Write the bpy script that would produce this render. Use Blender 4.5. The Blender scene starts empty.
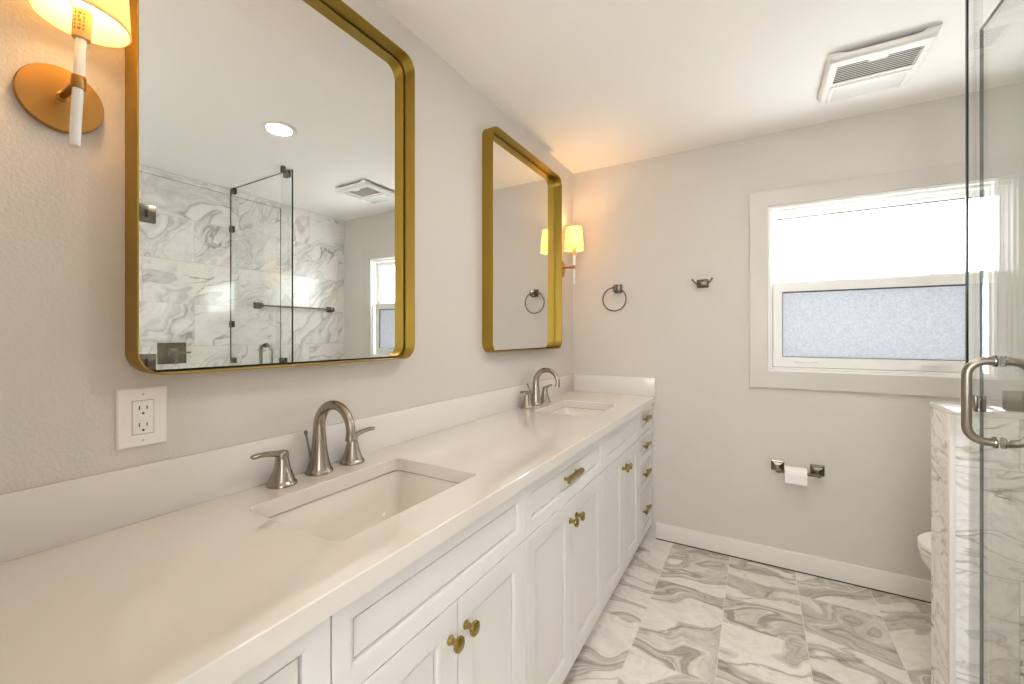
import bpy, bmesh, math
from mathutils import Vector, Matrix
PI = math.pi

# ------------------------------------------------------------------ camera
SC = bpy.context.scene
COL = SC.collection
FPX, YAW, VH = 421.28, 0.5259, 335.07          # focal length in pixels, turn to the left, horizon row
CAM = (1.1221, 0.0, 1.2996)
cd = bpy.data.cameras.new('camera')
cd.sensor_fit = 'HORIZONTAL'; cd.sensor_width = 36.0
cd.lens = 36.0 * FPX / 1024.0
cd.shift_y = (VH - 342.0) / 1024.0
cd.clip_start = 0.02
cam = bpy.data.objects.new('camera', cd); COL.objects.link(cam)
cam.location = CAM; cam.rotation_euler = (PI / 2, 0, YAW)
SC.camera = cam

# ------------------------------------------------------------------ light and exposure
W = bpy.data.worlds.new('world'); SC.world = W; W.use_nodes = True
wn = W.node_tree.nodes; wl = W.node_tree.links
bg = wn['Background']; bg.inputs['Color'].default_value = (0.92, 0.965, 1.03, 1); bg.inputs['Strength'].default_value = 9.0
vs = SC.view_settings
SC.display_settings.display_device = 'sRGB'
vs.view_transform = 'Standard'; vs.look = 'None'; vs.gamma = 1.0; vs.exposure = 1.24
try: vs.use_curve_mapping = False
except Exception: pass
SC.cycles.max_bounces = 16; SC.cycles.diffuse_bounces = 8; SC.cycles.glossy_bounces = 8
SC.cycles.transparent_max_bounces = 24; SC.cycles.transmission_bounces = 12
SC.cycles.sample_clamp_indirect = 6.0
CAN_W, SCONCE_W = 3.6, 1.5                    # watts: ceiling cans, sconce bulbs
CAN_SPOTS = [(1.178, 1.365), (1.178, -0.95)]  # second spot is an unseen can added as fill
ZC, YF, XR, YB = 2.44, 2.7945, 2.46, -1.5      # ceiling height, far wall, right wall, back wall

# ------------------------------------------------------------------ materials
def nodes_of(name):
    m = bpy.data.materials.new(name); m.use_nodes = True
    nt = m.node_tree
    return m, nt, nt.nodes['Principled BSDF'], nt.nodes['Material Output']

def plain(name, col, rough=0.5, metal=0.0, bump=0.0, bscale=200.0, spec=0.5, coat=0.0, stretch=None, dist=0.001):
    m, nt, b, out = nodes_of(name)
    b.inputs['Base Color'].default_value = (*col, 1)
    b.inputs['Roughness'].default_value = rough; b.inputs['Metallic'].default_value = metal
    b.inputs['Specular IOR Level'].default_value = spec
    b.inputs['Coat Weight'].default_value = coat
    if bump:
        tc = nt.nodes.new('ShaderNodeTexCoord'); mp = nt.nodes.new('ShaderNodeMapping')
        if stretch: mp.inputs['Scale'].default_value = stretch
        n = nt.nodes.new('ShaderNodeTexNoise'); n.inputs['Scale'].default_value = bscale; n.inputs['Detail'].default_value = 2
        bp = nt.nodes.new('ShaderNodeBump'); bp.inputs['Strength'].default_value = bump; bp.inputs['Distance'].default_value = dist
        nt.links.new(tc.outputs['Object'], mp.inputs['Vector']); nt.links.new(mp.outputs['Vector'], n.inputs['Vector'])
        nt.links.new(n.outputs['Fac'], bp.inputs['Height']); nt.links.new(bp.outputs['Normal'], b.inputs['Normal'])
    return m

def emitter(name, col, strength):
    m, nt, b, out = nodes_of(name)
    b.inputs['Base Color'].default_value = (0.9, 0.9, 0.9, 1)
    b.inputs['Emission Color'].default_value = (*col, 1); b.inputs['Emission Strength'].default_value = strength
    return m

def clear_glass(name, tint):
    """thin clear sheet: transparent with a Fresnel reflection"""
    m, nt, b, out = nodes_of(name)
    nt.nodes.remove(b)
    t = nt.nodes.new('ShaderNodeBsdfTransparent'); t.inputs['Color'].default_value = (*tint, 1)
    g = nt.nodes.new('ShaderNodeBsdfGlossy'); g.inputs['Roughness'].default_value = 0.0
    lw = nt.nodes.new('ShaderNodeLayerWeight'); lw.inputs['Blend'].default_value = 0.5
    pw_ = nt.nodes.new('ShaderNodeMath'); pw_.operation = 'POWER'; pw_.inputs[1].default_value = 5.0
    f = nt.nodes.new('ShaderNodeMath'); f.operation = 'MULTIPLY_ADD'; f.inputs[1].default_value = 0.96; f.inputs[2].default_value = 0.035
    nt.links.new(lw.outputs['Facing'], pw_.inputs[0]); nt.links.new(pw_.outputs[0], f.inputs[0])
    mx = nt.nodes.new('ShaderNodeMixShader')
    nt.links.new(f.outputs[0], mx.inputs[0]); nt.links.new(t.outputs[0], mx.inputs[1]); nt.links.new(g.outputs[0], mx.inputs[2])
    nt.links.new(mx.outputs[0], out.inputs['Surface'])
    return m

def translucent(name, col, through=0.8, rough=0.4, bump=0.0, bscale=300, gloss=0.06):
    """a sheet that passes light on diffusely: frosted pane, fabric shade"""
    m, nt, b, out = nodes_of(name)
    nt.nodes.remove(b)
    tr = nt.nodes.new('ShaderNodeBsdfTranslucent'); df = nt.nodes.new('ShaderNodeBsdfDiffuse'); gl = nt.nodes.new('ShaderNodeBsdfGlossy')
    tr.inputs['Color'].default_value = (*col, 1); df.inputs['Color'].default_value = (*col, 1)
    gl.inputs['Roughness'].default_value = rough
    a = nt.nodes.new('ShaderNodeMixShader'); a.inputs[0].default_value = through
    c = nt.nodes.new('ShaderNodeMixShader'); c.inputs[0].default_value = gloss
    L = nt.links.new
    L(df.outputs[0], a.inputs[1]); L(tr.outputs[0], a.inputs[2]); L(a.outputs[0], c.inputs[1]); L(gl.outputs[0], c.inputs[2])
    L(c.outputs[0], out.inputs['Surface'])
    if bump:
        tc = nt.nodes.new('ShaderNodeTexCoord')
        n = nt.nodes.new('ShaderNodeTexNoise'); n.inputs['Scale'].default_value = bscale; n.inputs['Detail'].default_value = 2
        L(tc.outputs['Object'], n.inputs['Vector'])
        r = nt.nodes.new('ShaderNodeValToRGB')
        r.color_ramp.elements[0].position = 0.32; r.color_ramp.elements[1].position = 0.68
        k = 1 - bump
        r.color_ramp.elements[0].color = (col[0]*k, col[1]*k, col[2]*k, 1); r.color_ramp.elements[1].color = (*col, 1)
        L(n.outputs['Fac'], r.inputs[0]); L(r.outputs[0], tr.inputs['Color']); L(r.outputs[0], df.inputs['Color'])
    return m

def marble(name, across, along, ta, tb, a0, b0, steps, base, band, vein, grout, scale=1.0, gw=0.0022, strata=(), rough=0.18, seed=0.0, lean=0.6, turn=1.9, dark=0.6, vw=0.012, offs=None):
    """tiles of veined marble; every tile is a cut of its own from the same stone"""
    m, nt, b, out = nodes_of(name)
    N = nt.nodes.new; L = nt.links.new
    def math_(op, x, y=None, z=None):
        n = N('ShaderNodeMath'); n.operation = op
        for i, v in enumerate((x, y, z)):
            if v is None: continue
            if isinstance(v, (int, float)): n.inputs[i].default_value = v
            else: L(v, n.inputs[i])
        return n.outputs[0]
    tc = N('ShaderNodeTexCoord'); sp = N('ShaderNodeSeparateXYZ'); L(tc.outputs['Object'], sp.inputs[0])
    if isinstance(along, str): B = sp.outputs['XYZ'.index(along)]
    else: B = math_('ADD', sp.outputs[0], sp.outputs[1])
    A = sp.outputs['XYZ'.index(across)]
    ra = math_('DIVIDE', math_('SUBTRACT', A, a0), ta); ia = math_('FLOOR', ra); fa = math_('SUBTRACT', ra, ia)
    sh = math_('DIVIDE', math_('FLOORED_MODULO', ia, float(steps)), float(steps))
    rb = math_('ADD', math_('DIVIDE', math_('SUBTRACT', B, b0), tb), sh); ib = math_('FLOOR', rb); fb = math_('SUBTRACT', rb, ib)
    da = math_('MULTIPLY', math_('MINIMUM', fa, math_('SUBTRACT', 1.0, fa)), ta)
    db = math_('MULTIPLY', math_('MINIMUM', fb, math_('SUBTRACT', 1.0, fb)), tb)
    gm = math_('LESS_THAN', math_('MINIMUM', da, db), gw / 2)
    cell = N('ShaderNodeCombineXYZ'); L(ia, cell.inputs[0]); L(ib, cell.inputs[1]); cell.inputs[2].default_value = seed
    wnz = N('ShaderNodeTexWhiteNoise'); wnz.noise_dimensions = '3D'; L(cell.outputs[0], wnz.inputs['Vector'])
    rnd = wnz.outputs['Value']; rc = N('ShaderNodeSeparateColor'); L(wnz.outputs['Color'], rc.inputs[0])
    pos = N('ShaderNodeCombineXYZ'); L(A, pos.inputs[0]); L(B, pos.inputs[1])
    rot = N('ShaderNodeVectorRotate'); rot.rotation_type = 'Z_AXIS'; L(pos.outputs[0], rot.inputs['Vector'])
    L(math_('ADD', math_('MULTIPLY', math_('SUBTRACT', rnd, 0.5), turn), lean), rot.inputs['Angle'])
    off = N('ShaderNodeVectorMath'); off.operation = 'SCALE'; L(wnz.outputs['Color'], off.inputs[0]); off.inputs['Scale'].default_value = 23.0
    p = N('ShaderNodeVectorMath'); p.operation = 'ADD'; L(rot.outputs[0], p.inputs[0]); L(off.outputs[0], p.inputs[1])
    # slow warp, then stretch along the flow of the stone
    w = N('ShaderNodeTexNoise'); w.inputs['Scale'].default_value = 2.2 * scale; w.inputs['Detail'].default_value = 2; L(p.outputs[0], w.inputs['Vector'])
    ws = N('ShaderNodeVectorMath'); ws.operation = 'SUBTRACT'; L(w.outputs['Color'], ws.inputs[0]); ws.inputs[1].default_value = (0.5, 0.5, 0.5)
    wk = N('ShaderNodeVectorMath'); wk.operation = 'SCALE'; L(ws.outputs[0], wk.inputs[0]); wk.inputs['Scale'].default_value = 0.42 / scale
    q = N('ShaderNodeVectorMath'); q.operation = 'ADD'; L(p.outputs[0], q.inputs[0]); L(wk.outputs[0], q.inputs[1])
    st = N('ShaderNodeMapping'); st.inputs['Scale'].default_value = (1.0, 0.36, 1.0); L(q.outputs[0], st.inputs['Vector'])
    # layered strata: contour bands of one slow field
    n1 = N('ShaderNodeTexNoise'); n1.inputs['Scale'].default_value = 3.0 * scale; n1.inputs['Detail'].default_value = 3.5; n1.inputs['Roughness'].default_value = 0.45
    L(st.outputs[0], n1.inputs['Vector']); F = n1.outputs['Fac']
    r1 = N('ShaderNodeValToRGB'); cr = r1.color_ramp
    while len(cr.elements) < len(strata): cr.elements.new(0.5)
    for el, (ps, dk) in zip(cr.elements, sorted(strata)):
        el.position = ps; el.color = (dk, dk, dk, 1)
    L(F, r1.inputs[0])
    # fine lines that run with the strata
    ln = N('ShaderNodeTexNoise'); ln.noise_dimensions = '2D'; ln.inputs['Scale'].default_value = 1.0; ln.inputs['Detail'].default_value = 3
    lv = N('ShaderNodeCombineXYZ'); L(math_('MULTIPLY', F, 95.0), lv.inputs[0])
    s2 = N('ShaderNodeSeparateXYZ'); L(st.outputs[0], s2.inputs[0]); L(math_('MULTIPLY', s2.outputs[1], 5.0), lv.inputs[1]); L(lv.outputs[0], ln.inputs['Vector'])
    lines = math_('SUBTRACT', ln.outputs['Fac'], 0.5)
    mot = N('ShaderNodeTexNoise'); mot.inputs['Scale'].default_value = 26 * scale; mot.inputs['Detail'].default_value = 4; mot.inputs['Roughness'].default_value = 0.65; L(q.outputs[0], mot.inputs['Vector'])
    bandf = math_('ADD', r1.outputs[0], math_('MULTIPLY', math_('MULTIPLY', lines, 2.0), math_('ADD', math_('MULTIPLY', r1.outputs[0], 0.8), 0.22)))
    bandf = math_('ADD', bandf, math_('MULTIPLY', math_('SUBTRACT', mot.outputs['Fac'], 0.5), 0.75))
    cl = N('ShaderNodeClamp'); L(bandf, cl.inputs[0]); bandf = cl.outputs[0]
    # thin dark veins along contour lines
    n3 = N('ShaderNodeTexNoise'); n3.inputs['Scale'].default_value = 2.8 * scale; n3.inputs['Detail'].default_value = 6; L(st.outputs[0], n3.inputs['Vector'])
    v = math_('ABSOLUTE', math_('SUBTRACT', n3.outputs['Fac'], 0.50))
    r3 = N('ShaderNodeValToRGB'); r3.color_ramp.elements[0].color = (1, 1, 1, 1); r3.color_ramp.elements[1].color = (0, 0, 0, 1)
    r3.color_ramp.elements[0].position = 0.0; r3.color_ramp.elements[1].position = vw; L(v, r3.inputs[0])
    n4 = N('ShaderNodeTexNoise'); n4.inputs['Scale'].default_value = 4.0 * scale; L(p.outputs[0], n4.inputs['Vector'])
    r4 = N('ShaderNodeValToRGB'); r4.color_ramp.elements[0].position = 0.40; r4.color_ramp.elements[1].position = 0.60; L(n4.outputs['Fac'], r4.inputs[0])
    veinf = math_('MULTIPLY', math_('MULTIPLY', r3.outputs[0], r4.outputs[0]), dark)
    def mix(f, c1, c2):
        n = N('ShaderNodeMix'); n.data_type = 'RGBA'
        L(f, n.inputs[0])
        for k, c in ((6, c1), (7, c2)):
            if isinstance(c, tuple): n.inputs[k].default_value = (*c, 1)
            else: L(c, n.inputs[k])
        return n.outputs[2]
    c = mix(bandf, base, band); c = mix(veinf, c, vein)
    gray = mix(math_('MULTIPLY', rc.outputs[1], 0.10), c, band)
    c = mix(gm, gray, grout)
    L(c, b.inputs['Base Color'])
    L(math_('ADD', math_('MULTIPLY', gm, 0.5), rough), b.inputs['Roughness'])
    bp = N('ShaderNodeBump'); bp.inputs['Strength'].default_value = 0.4; bp.inputs['Distance'].default_value = 0.001
    L(math_('SUBTRACT', 1.0, gm), bp.inputs['Height']); L(bp.outputs[0], b.inputs['Normal'])
    return m

M = {}
M['wall'] = plain('wall paint', (0.635, 0.60, 0.558), 0.6, bump=0.5, bscale=150, dist=0.003)
M['ceiling'] = plain('ceiling paint', (0.93, 0.905, 0.87), 0.7, bump=0.2, bscale=120)
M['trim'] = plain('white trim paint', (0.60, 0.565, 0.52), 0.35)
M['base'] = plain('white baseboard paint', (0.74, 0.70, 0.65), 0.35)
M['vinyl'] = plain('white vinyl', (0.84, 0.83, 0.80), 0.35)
M['cabinet'] = plain('cabinet paint', (0.735, 0.72, 0.70), 0.33)
M['gapdark'] = plain('gap shadow liner', (0.25, 0.23, 0.21), 0.6)
M['quartz'] = plain('quartz', (0.725, 0.685, 0.635), 0.04)
M['quartz'].node_tree.nodes['Principled BSDF'].inputs['IOR'].default_value = 1.65
M['quartz'].node_tree.nodes['Principled BSDF'].inputs['Coat Weight'].default_value = 0.7
M['quartz'].node_tree.nodes['Principled BSDF'].inputs['Coat Roughness'].default_value = 0.015
M['quartz_splash'] = plain('quartz upstand', (0.74, 0.71, 0.675), 0.22)
M['stone_trim'] = plain('honed stone trim', (0.74, 0.70, 0.65), 0.45)
M['china'] = plain('vitreous china', (0.79, 0.75, 0.685), 0.07, coat=0.3)
M['brass_frame'] = plain('brushed brass', (0.41, 0.27, 0.05), 0.46, 1.0, bump=0.06, bscale=60, stretch=(1, 1, 12))
M['brass'] = plain('aged brass', (0.37, 0.275, 0.09), 0.24, 1.0)
M['bronze'] = plain('warm brushed brass plate', (0.42, 0.225, 0.065), 0.33, 1.0)
M['nickel'] = plain('brushed nickel', (0.37, 0.33, 0.28), 0.24, 1.0, bump=0.04, bscale=90, stretch=(1, 1, 8))
M['nickel_dark'] = plain('satin nickel hardware', (0.20, 0.175, 0.14), 0.26, 1.0)
M['nickel_pull'] = plain('satin nickel pull handle', (0.29, 0.255, 0.21), 0.28, 1.0)
M['chrome'] = plain('chrome', (0.32, 0.30, 0.27), 0.12, 1.0)
M['black'] = plain('black gap', (0.01, 0.009, 0.008), 0.7)
M['slot'] = plain('slot interior', (0.06, 0.05, 0.045), 0.7)
M['mirror'] = plain('silvered glass', (0.80, 0.81, 0.795), 0.0, 1.0)
M['plastic'] = plain('white plastic', (0.82, 0.80, 0.76), 0.35)
M['fan'] = plain('fan plastic', (0.86, 0.84, 0.79), 0.4)
M['fanlens'] = plain('fan lens plastic', (0.74, 0.74, 0.71), 0.25)
M['sealant'] = plain('grey sealant', (0.33, 0.30, 0.265), 0.6)
M['paper'] = plain('tissue paper', (0.88, 0.86, 0.83), 0.9, bump=0.3, bscale=300)
M['glass'] = clear_glass('shower glass', (0.982, 0.99, 0.984))
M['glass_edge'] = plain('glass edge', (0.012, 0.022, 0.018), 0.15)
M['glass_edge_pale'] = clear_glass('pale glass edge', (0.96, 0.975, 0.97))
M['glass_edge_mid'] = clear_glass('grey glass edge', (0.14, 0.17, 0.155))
M['gasket'] = plain('glazing gasket', (0.07, 0.07, 0.07), 0.5)
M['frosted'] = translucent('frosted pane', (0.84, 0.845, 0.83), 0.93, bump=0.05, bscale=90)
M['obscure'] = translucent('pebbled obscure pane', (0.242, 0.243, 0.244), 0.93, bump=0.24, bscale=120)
M['shade'] = translucent('linen shade', (0.90, 0.815, 0.53), 0.48, gloss=0.0)
M['acrylic'] = plain('milky acrylic', (0.86, 0.85, 0.84), 0.15)
M['socket'] = plain('socket sleeve', (0.66, 0.42, 0.17), 0.5)
M['print'] = plain('brown print', (0.22, 0.12, 0.04), 0.6)
M['bulb'] = emitter('bulb glow', (1.0, 0.80, 0.50), 9.0)
M['canlens'] = emitter('can lens', (1.0, 0.88, 0.68), 7.0)
M['gap_shade'] = plain('dark floor shade line', (0.03, 0.026, 0.022), 0.8)  # near-black tone for the painted shade line at the floor
M['subfloor'] = plain('mortar bed', (0.4, 0.38, 0.36), 0.9)
FLOOR_STRATA = ((0.0, 0.05), (0.375, 0.06), (0.388, 0.85), (0.41, 0.50), (0.428, 0.70), (0.445, 0.92), (0.455, 0.35), (0.485, 0.60), (0.505, 0.80), (0.515, 0.12), (0.60, 0.03), (0.612, 0.70), (0.64, 0.42), (0.655, 0.75), (0.67, 0.08), (1.0, 0.03))
M['marble_floor'] = marble('grey marble floor tile', 'X', 'Y', 0.3175, 0.61, 0.3525, 0.10, 3, (0.83, 0.79, 0.735), (0.37, 0.33, 0.285), (0.17, 0.14, 0.12),
                           (0.68, 0.645, 0.59), scale=0.72, strata=FLOOR_STRATA, rough=0.24, seed=3.0, lean=1.25, turn=1.1, dark=0.6)
WALL_STRATA = ((0.0, 0.04), (0.375, 0.05), (0.40, 0.62), (0.42, 0.15), (0.44, 0.45), (0.47, 0.10), (0.49, 0.40), (0.50, 0.06), (0.61, 0.02), (0.63, 0.55), (0.66, 0.20), (0.69, 0.05), (1.0, 0.02))
M['marble_wall'] = marble('white marble wall tile', 'Z', 'Y', 0.305, 0.61, 0.0, 0.28, 2, (0.90, 0.89, 0.87), (0.42, 0.405, 0.385), (0.20, 0.18, 0.165),
                          (0.60, 0.585, 0.56), scale=0.85, strata=WALL_STRATA, rough=0.12, seed=7.0, lean=0.9, turn=1.2, dark=0.7, gw=0.004)
PONY_STRATA = ((0.0, 0.04), (0.38, 0.05), (0.395, 0.50), (0.41, 0.10), (0.48, 0.12), (0.495, 0.42), (0.51, 0.05), (0.61, 0.02), (0.625, 0.55), (0.65, 0.10), (1.0, 0.04))
M['marble_pony'] = marble('white marble half wall tile', 'Z', None, 0.305, 0.61, 0.0, 0.14, 2, (0.93, 0.91, 0.875), (0.36, 0.32, 0.28), (0.08, 0.06, 0.05),
                          (0.50, 0.47, 0.43), scale=1.7, strata=PONY_STRATA, rough=0.15, seed=12.0, lean=0.15, turn=0.6, dark=0.95, vw=0.014)

# ------------------------------------------------------------------ mesh helpers (world coordinates)
def origin_of(o):
    p = Vector((0, 0, 0))
    while o is not None:
        p += Vector(o.location); o = o.parent
    return p

class MB:
    def __init__(self): self.bm = bmesh.new()
    def box(self, x0, x1, y0, y1, z0, z1, r=0.0, seg=2, mi=0):
        b = bmesh.new()
        bmesh.ops.create_cube(b, size=1.0)
        sx, sy, sz = x1 - x0, y1 - y0, z1 - z0
        for v in b.verts: v.co = Vector((x0 + (v.co.x + .5) * sx, y0 + (v.co.y + .5) * sy, z0 + (v.co.z + .5) * sz))
        if r > 0:
            r = min(r, sx * .49, sy * .49, sz * .49)
            bmesh.ops.bevel(b, geom=b.edges[:], offset=r, segments=seg, affect='EDGES', profile=0.5)
        for f in b.faces: f.material_index = mi
        self.add(b); return self
    def add(self, b, mat=None):
        if mat is not None: bmesh.ops.transform(b, matrix=mat, verts=b.verts[:])
        me = bpy.data.meshes.new('t'); b.to_mesh(me); b.free(); self.bm.from_mesh(me); bpy.data.meshes.remove(me)
    def rings(self, rings, close=True, cap0=False, cap1=False, mi=0):
        """skin a list of equally long vertex loops"""
        bm = self.bm
        R = [[bm.verts.new(p) for p in ring] for ring in rings]
        n = len(R[0])
        for a, b in zip(R[:-1], R[1:]):
            for i in range(n if close else n - 1):
                j = (i + 1) % n
                f = bm.faces.new((a[i], a[j], b[j], b[i])); f.material_index = mi
        if cap0: bm.faces.new(R[0][::-1]).material_index = mi
        if cap1: bm.faces.new(R[-1]).material_index = mi
        return self
    def lathe(self, prof, o, axis='Z', n=32, mi=0, cap0=True, cap1=True):
        rings = []
        for r, h in prof:
            ring = []
            for i in range(n):
                a = 2 * PI * i / n; c, s = r * math.cos(a), r * math.sin(a)
                if axis == 'Z': p = (c, s, h)
                elif axis == 'X': p = (h, c, s)
                elif axis == '-Y': p = (c, -h, s)
                else: p = (s, h, c)
                ring.append(Vector(o) + Vector(p))
            rings.append(ring)
        return self.rings(rings, True, cap0, cap1, mi)
    def tube(self, pts, rad, n=12, mi=0, flat=None, up=None):
        pts = [Vector(p) for p in pts]
        if not isinstance(rad, (list, tuple)): rad = [rad] * len(pts)
        rings = []; nrm = Vector(up) if up else None
        for i, p in enumerate(pts):
            t = (pts[min(i + 1, len(pts) - 1)] - pts[max(i - 1, 0)]).normalized()
            if nrm is None:
                nrm = t.orthogonal().normalized()
            nrm = (nrm - t * nrm.dot(t)).normalized(); bn = t.cross(nrm)
            k = flat if flat else 1.0
            rings.append([p + nrm * (rad[i] * k * math.cos(2 * PI * j / n)) + bn * (rad[i] * math.sin(2 * PI * j / n)) for j in range(n)])
        return self.rings(rings, True, True, True, mi)
    def build(self, name, mat, parent=None, angle=0.6, **props):
        bm = self.bm
        bmesh.ops.recalc_face_normals(bm, faces=bm.faces[:])
        for f in bm.faces: f.smooth = True
        for e in bm.edges:
            if len(e.link_faces) == 2 and e.calc_face_angle(0) > angle: e.smooth = False
        off = origin_of(parent) if parent is not None else Vector((0, 0, 0))
        if off.length: bmesh.ops.translate(bm, verts=bm.verts[:], vec=-off)
        me = bpy.data.meshes.new(name); bm.to_mesh(me); bm.free()
        for m in (mat if isinstance(mat, (list, tuple)) else [mat]): me.materials.append(M[m] if isinstance(m, str) else m)
        o = bpy.data.objects.new(name, me); COL.objects.link(o)
        if parent is not None: o.parent = parent
        for k, v in props.items(): o[k] = v
        return o

def thing(name, loc, label, cat, group=None):
    o = bpy.data.objects.new(name, None); COL.objects.link(o)
    o.location = loc; o.empty_display_size = 0.05
    o['label'] = label; o['category'] = cat
    if group: o['group'] = group
    return o

def struct(o):
    o['kind'] = 'structure'; return o

def copy_tree(o, parent=None):
    c = o.copy(); COL.objects.link(c)
    if parent is not None: c.parent = parent
    for ch in list(o.children): copy_tree(ch, c)
    return c

def rrect(cx, cy, w, h, r, n=6):
    """rounded rectangle outline in 2D, counter-clockwise"""
    out = []
    for (sx, sy, a0) in ((1, 1, 0), (-1, 1, PI / 2), (-1, -1, PI), (1, -1, 3 * PI / 2)):
        for i in range(n + 1):
            a = a0 + PI / 2 * i / n
            out.append((cx + sx * (w / 2 - r) + r * math.cos(a), cy + sy * (h / 2 - r) + r * math.sin(a)))
    return out

# ------------------------------------------------------------------ the setting
struct(MB().box(-0.15, XR + 0.15, YB - 0.15, YF + 0.15, -0.10, 0.0).build('floor', 'marble_floor'))
struct(MB().box(-0.15, XR + 0.15, YB - 0.15, YF + 0.15, ZC, ZC + 0.10).build('ceiling', 'ceiling'))
struct(MB().box(-0.15, 0.0, YB - 0.15, YF + 0.15, 0.0, ZC).build('wall_left', 'wall'))
struct(MB().box(XR, XR + 0.15, 0.78, YF + 0.15, 0.0, ZC).build('wall_right', 'marble_wall'))
SY0, SY1, SZ0, SZ1 = -1.38, -0.98, 1.00, 2.10     # added side window of the entry end, unseen, for fill daylight
w = MB()
w.box(XR, XR + 0.15, YB - 0.15, SY0, 0.0, ZC); w.box(XR, XR + 0.15, SY1, 0.78, 0.0, ZC)
w.box(XR, XR + 0.15, SY0, SY1, 0.0, SZ0); w.box(XR, XR + 0.15, SY0, SY1, SZ1, ZC)
struct(w.build('wall_right_back', 'wall'))
BX0, BX1, BZ0, BZ1 = 0.85, 1.55, 1.00, 2.05       # added back window, unseen, for fill daylight
w = MB()
w.box(0.0, BX0, YB - 0.15, YB, 0.0, ZC); w.box(BX1, XR, YB - 0.15, YB, 0.0, ZC)
w.box(BX0, BX1, YB - 0.15, YB, 0.0, BZ0); w.box(BX0, BX1, YB - 0.15, YB, BZ1, ZC)
struct(w.build('wall_back', 'wall'))
WX0, WX1, WZ0, WZ1 = 1.178, 2.076, 1.096, 2.022     # window opening
w = MB()
w.box(0.0, WX0, YF, YF + 0.15, 0.0, ZC); w.box(WX1, XR, YF, YF + 0.15, 0.0, ZC)
w.box(WX0, WX1, YF, YF + 0.15, 0.0, WZ0); w.box(WX0, WX1, YF, YF + 0.15, WZ1, ZC)
struct(w.build('wall_far', 'wall'))
# unseen wall added to shade the near end of the vanity
struct(MB().box(0.0, 0.665, YB, 0.066, 0.0, ZC).build('wall_added_shade', 'wall'))
# tiled half wall on the entry side of the shower
nw = MB().box(1.62, XR, 0.78, 0.910, 0.0, 1.063).build('wall_shower', 'marble_wall'); struct(nw)
MB().box(1.617, XR, 0.777, 0.913, 1.063, 1.081, 0.002).build('cap', 'quartz', nw)
# baseboard of the far wall with an eased top edge
prof = [(0, 0.007), (-0.013, 0.007), (-0.013, 0.094), (-0.010, 0.101), (0, 0.104)]
bb = MB(); bb.rings([[(x, YF + d, z) for d, z in prof] for x in (0.568, XR)], True, True, True)
bbo = struct(bb.build('baseboard_far', 'base'))
MB().box(0.568, XR, YF - 0.0118, YF - 0.0005, 0.0002, 0.0066).build('floor_shade_strip', 'gap_shade', bbo)  # dark strip standing in for the shade under the baseboard

# ---- window
win = bpy.data.objects.new('window_1', None); COL.objects.link(win); win.location = ((WX0 + WX1) / 2, YF, WZ0)
struct(win); win['label'] = 'white double hung window with frosted panes in the far wall'
def ring_xz(mb, xo0, xo1, zo0, zo1, wl_, wr, wb, wt, y0, y1, r=0.0015, mi=0):
    """four mitred boards round a rectangle, from y0 (room side) back to y1"""
    o = [(xo0, zo0), (xo1, zo0), (xo1, zo1), (xo0, zo1)]
    i = [(xo0 + wl_, zo0 + wb), (xo1 - wr, zo0 + wb), (xo1 - wr, zo1 - wt), (xo0 + wl_, zo1 - wt)]
    def off(q, d): # move corner towards the ring middle
        return q
    def lp(q, y): return [(x, y, z) for x, z in q]
    oc = [(xo0 + r, zo0 + r), (xo1 - r, zo0 + r), (xo1 - r, zo1 - r), (xo0 + r, zo1 - r)]
    ic = [(i[0][0] - r, i[0][1] - r), (i[1][0] + r, i[1][1] - r), (i[2][0] + r, i[2][1] + r), (i[3][0] - r, i[3][1] + r)]
    mb.rings([lp(o, y1), lp(o, y0 + r), lp(oc, y0), lp(ic, y0), lp(i, y0 + r), lp(i, y1), lp(o, y1)], True, mi=mi)
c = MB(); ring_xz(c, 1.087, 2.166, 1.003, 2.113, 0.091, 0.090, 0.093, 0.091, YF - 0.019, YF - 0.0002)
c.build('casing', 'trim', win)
f = MB()
ring_xz(f, WX0, WX1, WZ0, WZ1, 0.012, 0.012, 0.014, 0.016, YF - 0.012, YF + 0.10)
ring_xz(f, WX0 + 0.012, WX1 - 0.012, WZ0 + 0.014, WZ1 - 0.016, 0.009, 0.009, 0.010, 0.016, YF + 0.012, YF + 0.10)
ring_xz(f, WX0 + 0.021, WX1 - 0.021, WZ0 + 0.024, WZ1 - 0.032, 0.004, 0.004, 0.004, 0.006, YF + 0.045, YF + 0.10)
f.build('frame', 'vinyl', win)
us = MB(); ring_xz(us, 1.203, 2.051, 1.560, 1.984, 0.017, 0.036, 0.040, 0.021, YF + 0.055, YF + 0.085)
gk = MB(); ring_xz(gk, 1.2195, 2.0155, 1.5995, 1.9635, 0.004, 0.004, 0.005, 0.007, YF + 0.0615, YF + 0.066, r=0.0005)
uso = us.build('upper_sash', 'vinyl', win)
MB().box(1.218, 2.017, YF + 0.066, YF + 0.072, 1.598, 1.965).build('pane', 'frosted', uso)
lsm = MB(); ring_xz(lsm, 1.203, 2.037, 1.122, 1.594, 0.044, 0.046, 0.054, 0.052, YF + 0.016, YF + 0.048)
gk.build('gasket', 'gasket', uso)
gk = MB(); ring_xz(gk, 1.2465, 1.9915, 1.1755, 1.5425, 0.004, 0.004, 0.004, 0.007, YF + 0.0255, YF + 0.030, r=0.0005)
lso = lsm.build('lower_sash', 'vinyl', win)
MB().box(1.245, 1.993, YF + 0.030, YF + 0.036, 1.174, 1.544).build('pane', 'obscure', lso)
gk.build('gasket', 'gasket', lso)
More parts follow.
